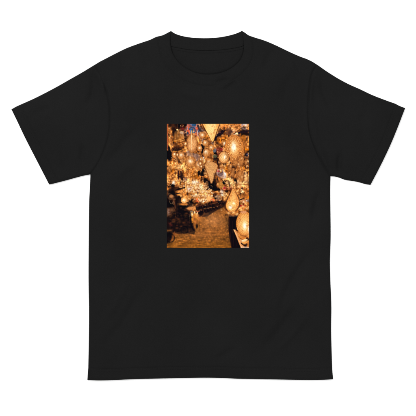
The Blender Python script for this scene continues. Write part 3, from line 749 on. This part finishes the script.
for (x, y) in ((228.6, 213), (233.2, 212.6), (237, 214.2), (241.4, 209.8), (246.6, 208.4), (243, 206.6)): ell(x, y, 1.9, 1.5, (228, 168, 92), .7, .6); glow(x, y, .7, .6, (252, 216, 156), .7)
# ---- stall edge and lamp at lower right
poly([(228.6, 216.6), (239.4, 216.2), (237.6, 224), (240.4, 232), (233.4, 229.6), (240.6, 247.8), (231.4, 247.8), (229.6, 238), (228.6, 228)], (17, 9, 12), .8, .85)
line([(228.8, 215.9), (239.4, 216.0)], .6, (110, 100, 92), .5, .7)
line([(229.4, 218), (230, 232), (231.4, 247.5)], .5, (74, 34, 18), .5, .7)
for x in (232.4, 235): line([(x, 221), (x + 1.2, 246)], .35, (60, 26, 24), .5, .5)
poly([(233.4, 229.4), (235.4, 229.6), (240, 238), (243.8, 247.9), (240.8, 247.9), (237.4, 239.4)], (208, 148, 92), .4, .95)
line([(234, 229.6), (238.4, 239), (241.8, 247.6)], .5, (244, 196, 136), .4, .8)
egg(244.4, 223.4, 8.2, 12.0, (228, 164, 84), (246, 200, 124), (176, 108, 40), 4, None, .95, 1.5, .05)
ell(243.4, 212.2, 3.2, 1.4, (208, 150, 106), .6, .8)
glow(244.6, 225.6, 2.7, 4.6, (255, 226, 160), .85); glow(244.6, 225.8, 1.3, 2.6, (255, 255, 246), 1); glow(248.7, 229, .9, 3.4, (226, 240, 255), .85)
arc2 = [(238.8 + 1.4 * math.sin(t * 1.2), 219 + t * 2.6) for t in np.linspace(0, 4, 14)]
line(arc2, .4, (250, 206, 140), .3, .7)
line([(238.6, 236.4), (242, 239.0), (246.6, 237.6)], 1.6, (196, 126, 50), .7, .85); line([(239.4, 237.8), (243, 239.8)], .6, (110, 62, 18), .4, .8)
glow(242.8, 240.6, 1.5, 1.0, (255, 238, 202), .95); ell(247, 238.2, 1.2, 1.0, (66, 32, 14), .5, .85)
line([(241.4, 243.2), (243.2, 244.8), (246.0, 245.8)], 1.2, (42, 24, 12), .6, .9)
line([(242.6, 242.4), (245, 243.0), (248.4, 241)], 1.0, (226, 160, 76), .5, .85)
line([(241.6, 247), (248.6, 247.2)], 1.2, (214, 184, 156), .5, .85)
for k_ in range(30):
    x = rc.uniform(168, 248); y = rc.uniform(124, 168); ln_ = rc.uniform(3, 8)
    if any(abs(x - a_) < b_ for a_, b_ in ((211, 8), (234, 8), (192, 5))): continue
    line([(x, y), (x + rc.uniform(-.3, .3), y + ln_)], .3, rc.choice([(40, 22, 14), (64, 34, 16)]), .3, .8)
    egg(x, y + ln_ + 1.6, rc.uniform(1.0, 1.7), rc.uniform(1.4, 2.2), (220, 156, 84), (246, 206, 140), (110, 58, 20), 2, None, .8, 1.0, .08)
    glow(x, y + ln_ + 1.6, .5, .7, (255, 244, 214), .8)
for k_ in range(26):
    x = rc.uniform(228, 248); y = rc.uniform(158, 186)
    if rc.random() < .5: ell(x, y, rc.uniform(.4, 1.1), rc.uniform(.6, 1.8), (44, 22, 12), .6, .65)
    else: glow(x, y, rc.uniform(.6, 1.1), rc.uniform(.7, 1.4), (252, 214, 154), .7)
# ---- the warm cores of the big lamps
for (m_, x, y, rx, ry, c_, a_) in ((mc, 210.5, 127, 5.5, 9, (255, 220, 150), .85), (mt, 232.4, 203, 4.6, 7, (255, 206, 128), .6), (m2, 211, 169, 4, 7, (236, 196, 134), .3),
        (mell(244.4, 223.4, 8.2, 12.0), 244.6, 225, 5.5, 8, (255, 206, 130), .5), (mell(234.2, 149.2, 9.6, 14.0), 233.8, 148, 5.4, 9, (255, 206, 132), .3),
        (mell(223.6, 157.4, 4.9, 5.8), 223.8, 157, 3.4, 4, (255, 222, 164), .6), (mell(192, 143.6, 5.3, 8.9), 192, 145, 3.5, 6, (236, 184, 124), .4)):
    blend(m_ * np.exp(-(((XX - x) / rx) ** 2 + ((YY - y) / ry) ** 2)), c_, a_)
glow(230.4, 207.2, 1.5, 1.7, (255, 254, 240), 1); glow(233.6, 203.4, 1.1, 1.0, (255, 250, 224), .9); glow(244.6, 225.8, 1.5, 3.0, (255, 255, 246), 1); glow(233.6, 147, 1.6, 3.2, (255, 255, 246), 1); glow(224.6, 157.2, .8, 1.6, (255, 255, 244), 1)
for m_, x, y, per, am in ((mt, 232, 200, 1.5, .12), (mell(244.4, 223.4, 8.2, 12.0), 244, 223, 1.8, .11), (mc, 211, 130, 1.6, .08), (mell(223.6, 157.4, 4.9, 5.8), 223, 157, 1.6, .12)):
    pierced(m_ * (1 - .7 * np.clip((img.mean(2) - 205) / 40, 0, 1)), x, y, per, am)
for k_ in range(44):                     # worn, darker spots on the glass
    x, y, rx, ry = rc.choice([(232.6, 201, 4.5, 8), (244, 222, 6.5, 10), (211, 130, 5, 6), (234, 150, 7, 11)]); t_ = rc.uniform(0, 6.28); u_ = rc.uniform(.55, .95)
    ell(x + rx * u_ * math.cos(t_), y + ry * u_ * math.sin(t_), rc.uniform(.4, 1.0), rc.uniform(.3, .8), (156, 88, 34), .6, .4)
# ---- small glints, wires and grain of a real photograph
lum = img.mean(2)
big_ = np.clip(mc + mt + m2 + mell(244.4, 223.4, 8.2, 12.0) + mell(223.6, 157.4, 4.9, 5.8), 0, 1)
rg = random.Random(11)
for k_ in range(420):
    x = rg.uniform(168, 248); y = rg.uniform(126, 214)
    j = int((y - PY0) * SC); i = int((x - PX0) * SC)
    L = lum[min(j, NH - 1), min(i, NW - 1)]
    if L < 70 or big_[min(j, NH - 1), min(i, NW - 1)] > .3: continue
    r_ = rg.uniform(.28, .62)
    j0, j1, i0, i1 = max(0, j - 8), j + 9, max(0, i - 8), i + 9
    X_, Y_ = XX[j0:j1, i0:i1], YY[j0:j1, i0:i1]
    m = (np.exp(-(((X_ - x) / r_) ** 2 + ((Y_ - y) / (r_ * rg.uniform(.8, 1.7))) ** 2)) * rg.uniform(.25, .6))[..., None]
    c_ = np.array(rg.choice([(255, 232, 186), (250, 210, 150), (96, 52, 20), (80, 42, 18), (206, 132, 54)]), float)
    img[j0:j1, i0:i1] = img[j0:j1, i0:i1] * (1 - m) + c_ * m
fine = .5 * wn(.62, 41) + .5 * wn(1.0, 42)
lum = img.mean(2)
amp = (1 - .65 * big_) * np.where(YY < 214, .09, .05) * np.clip(lum / 120, .2, 1)
img *= (1 + (amp * fine)[..., None] * np.array([.9, 1.0, 1.15]))
# punch and warmth of the print
for ch in range(3): img[..., ch] += .22 * (img[..., ch] - blur(img[..., ch], 11))
img = np.clip(img, 0, 255)
L = img.mean(2, keepdims=True) / 255.0
Ls = np.clip(L + .004 + .012 * np.sin((L - .42) * 2 * np.pi * .85) * 1.0, 0.02, 1)
img = img * (Ls / np.maximum(L, .02))
mid_ = np.clip(1 - np.abs(L - .45) / .45, 0, 1)
img = img * (1 + mid_ * np.array([.04, -.03, -.07]) - np.clip(L - .5, 0, .35) * np.array([0, .055, .15]))
img = (img - 105) * np.array([1.08, 1.06, 1.02]) + np.array([107, 106, 108])

img = np.clip(img, 0, 255)
c01 = img / 255.0
lin = np.where(c01 <= 0.04045, c01 / 12.92, ((c01 + 0.055) / 1.055) ** 2.4)
alb = np.clip(lin / PRINT_GAIN, 0.001, 0.95)
flat = np.stack([XX.ravel(), YY.ravel()], 1)
zc = H_front(np.stack([g_.ravel() for g_ in np.meshgrid(xs[::4], ys[::4])], 1)).reshape(len(ys[::4]), len(xs[::4]))
zz = sample(zc[..., None], 4 * (xs[1] - xs[0]), PX0 - 2 * (xs[1] - xs[0]), PY0 - 2 * (ys[1] - ys[0]), XX, YY)[..., 0] + 0.13
verts = np.stack([(XX - 208) * S, (208 - YY) * S, zz * S], -1).reshape(-1, 3)
idx = np.arange(NW * NH).reshape(NH, NW)
fc = np.stack([idx[:-1, :-1], idx[1:, :-1], idx[1:, 1:], idx[:-1, 1:]], -1).reshape(-1, 4)
m = bpy.data.meshes.new("chest_print")
m.vertices.add(len(verts)); m.vertices.foreach_set("co", verts.ravel().astype(np.float32))
m.loops.add(fc.size); m.loops.foreach_set("vertex_index", fc.ravel().astype(np.int32))
m.polygons.add(len(fc)); m.polygons.foreach_set("loop_start", (np.arange(len(fc)) * 4).astype(np.int32))
m.update(calc_edges=True); m.validate()
m.polygons.foreach_set("use_smooth", [True] * len(m.polygons))
ca = m.color_attributes.new("ink", 'FLOAT_COLOR', 'POINT')
ca.data.foreach_set("color", np.concatenate([alb.reshape(-1, 3), np.ones((NW * NH, 1))], 1).ravel().astype(np.float32))
m.materials.append(M_print)
pr = bpy.data.objects.new("chest_print", m); col.objects.link(pr); pr.parent = front
pr["label"] = "printed photo of a market alley hung with glowing brass lanterns, scooters parked at left"
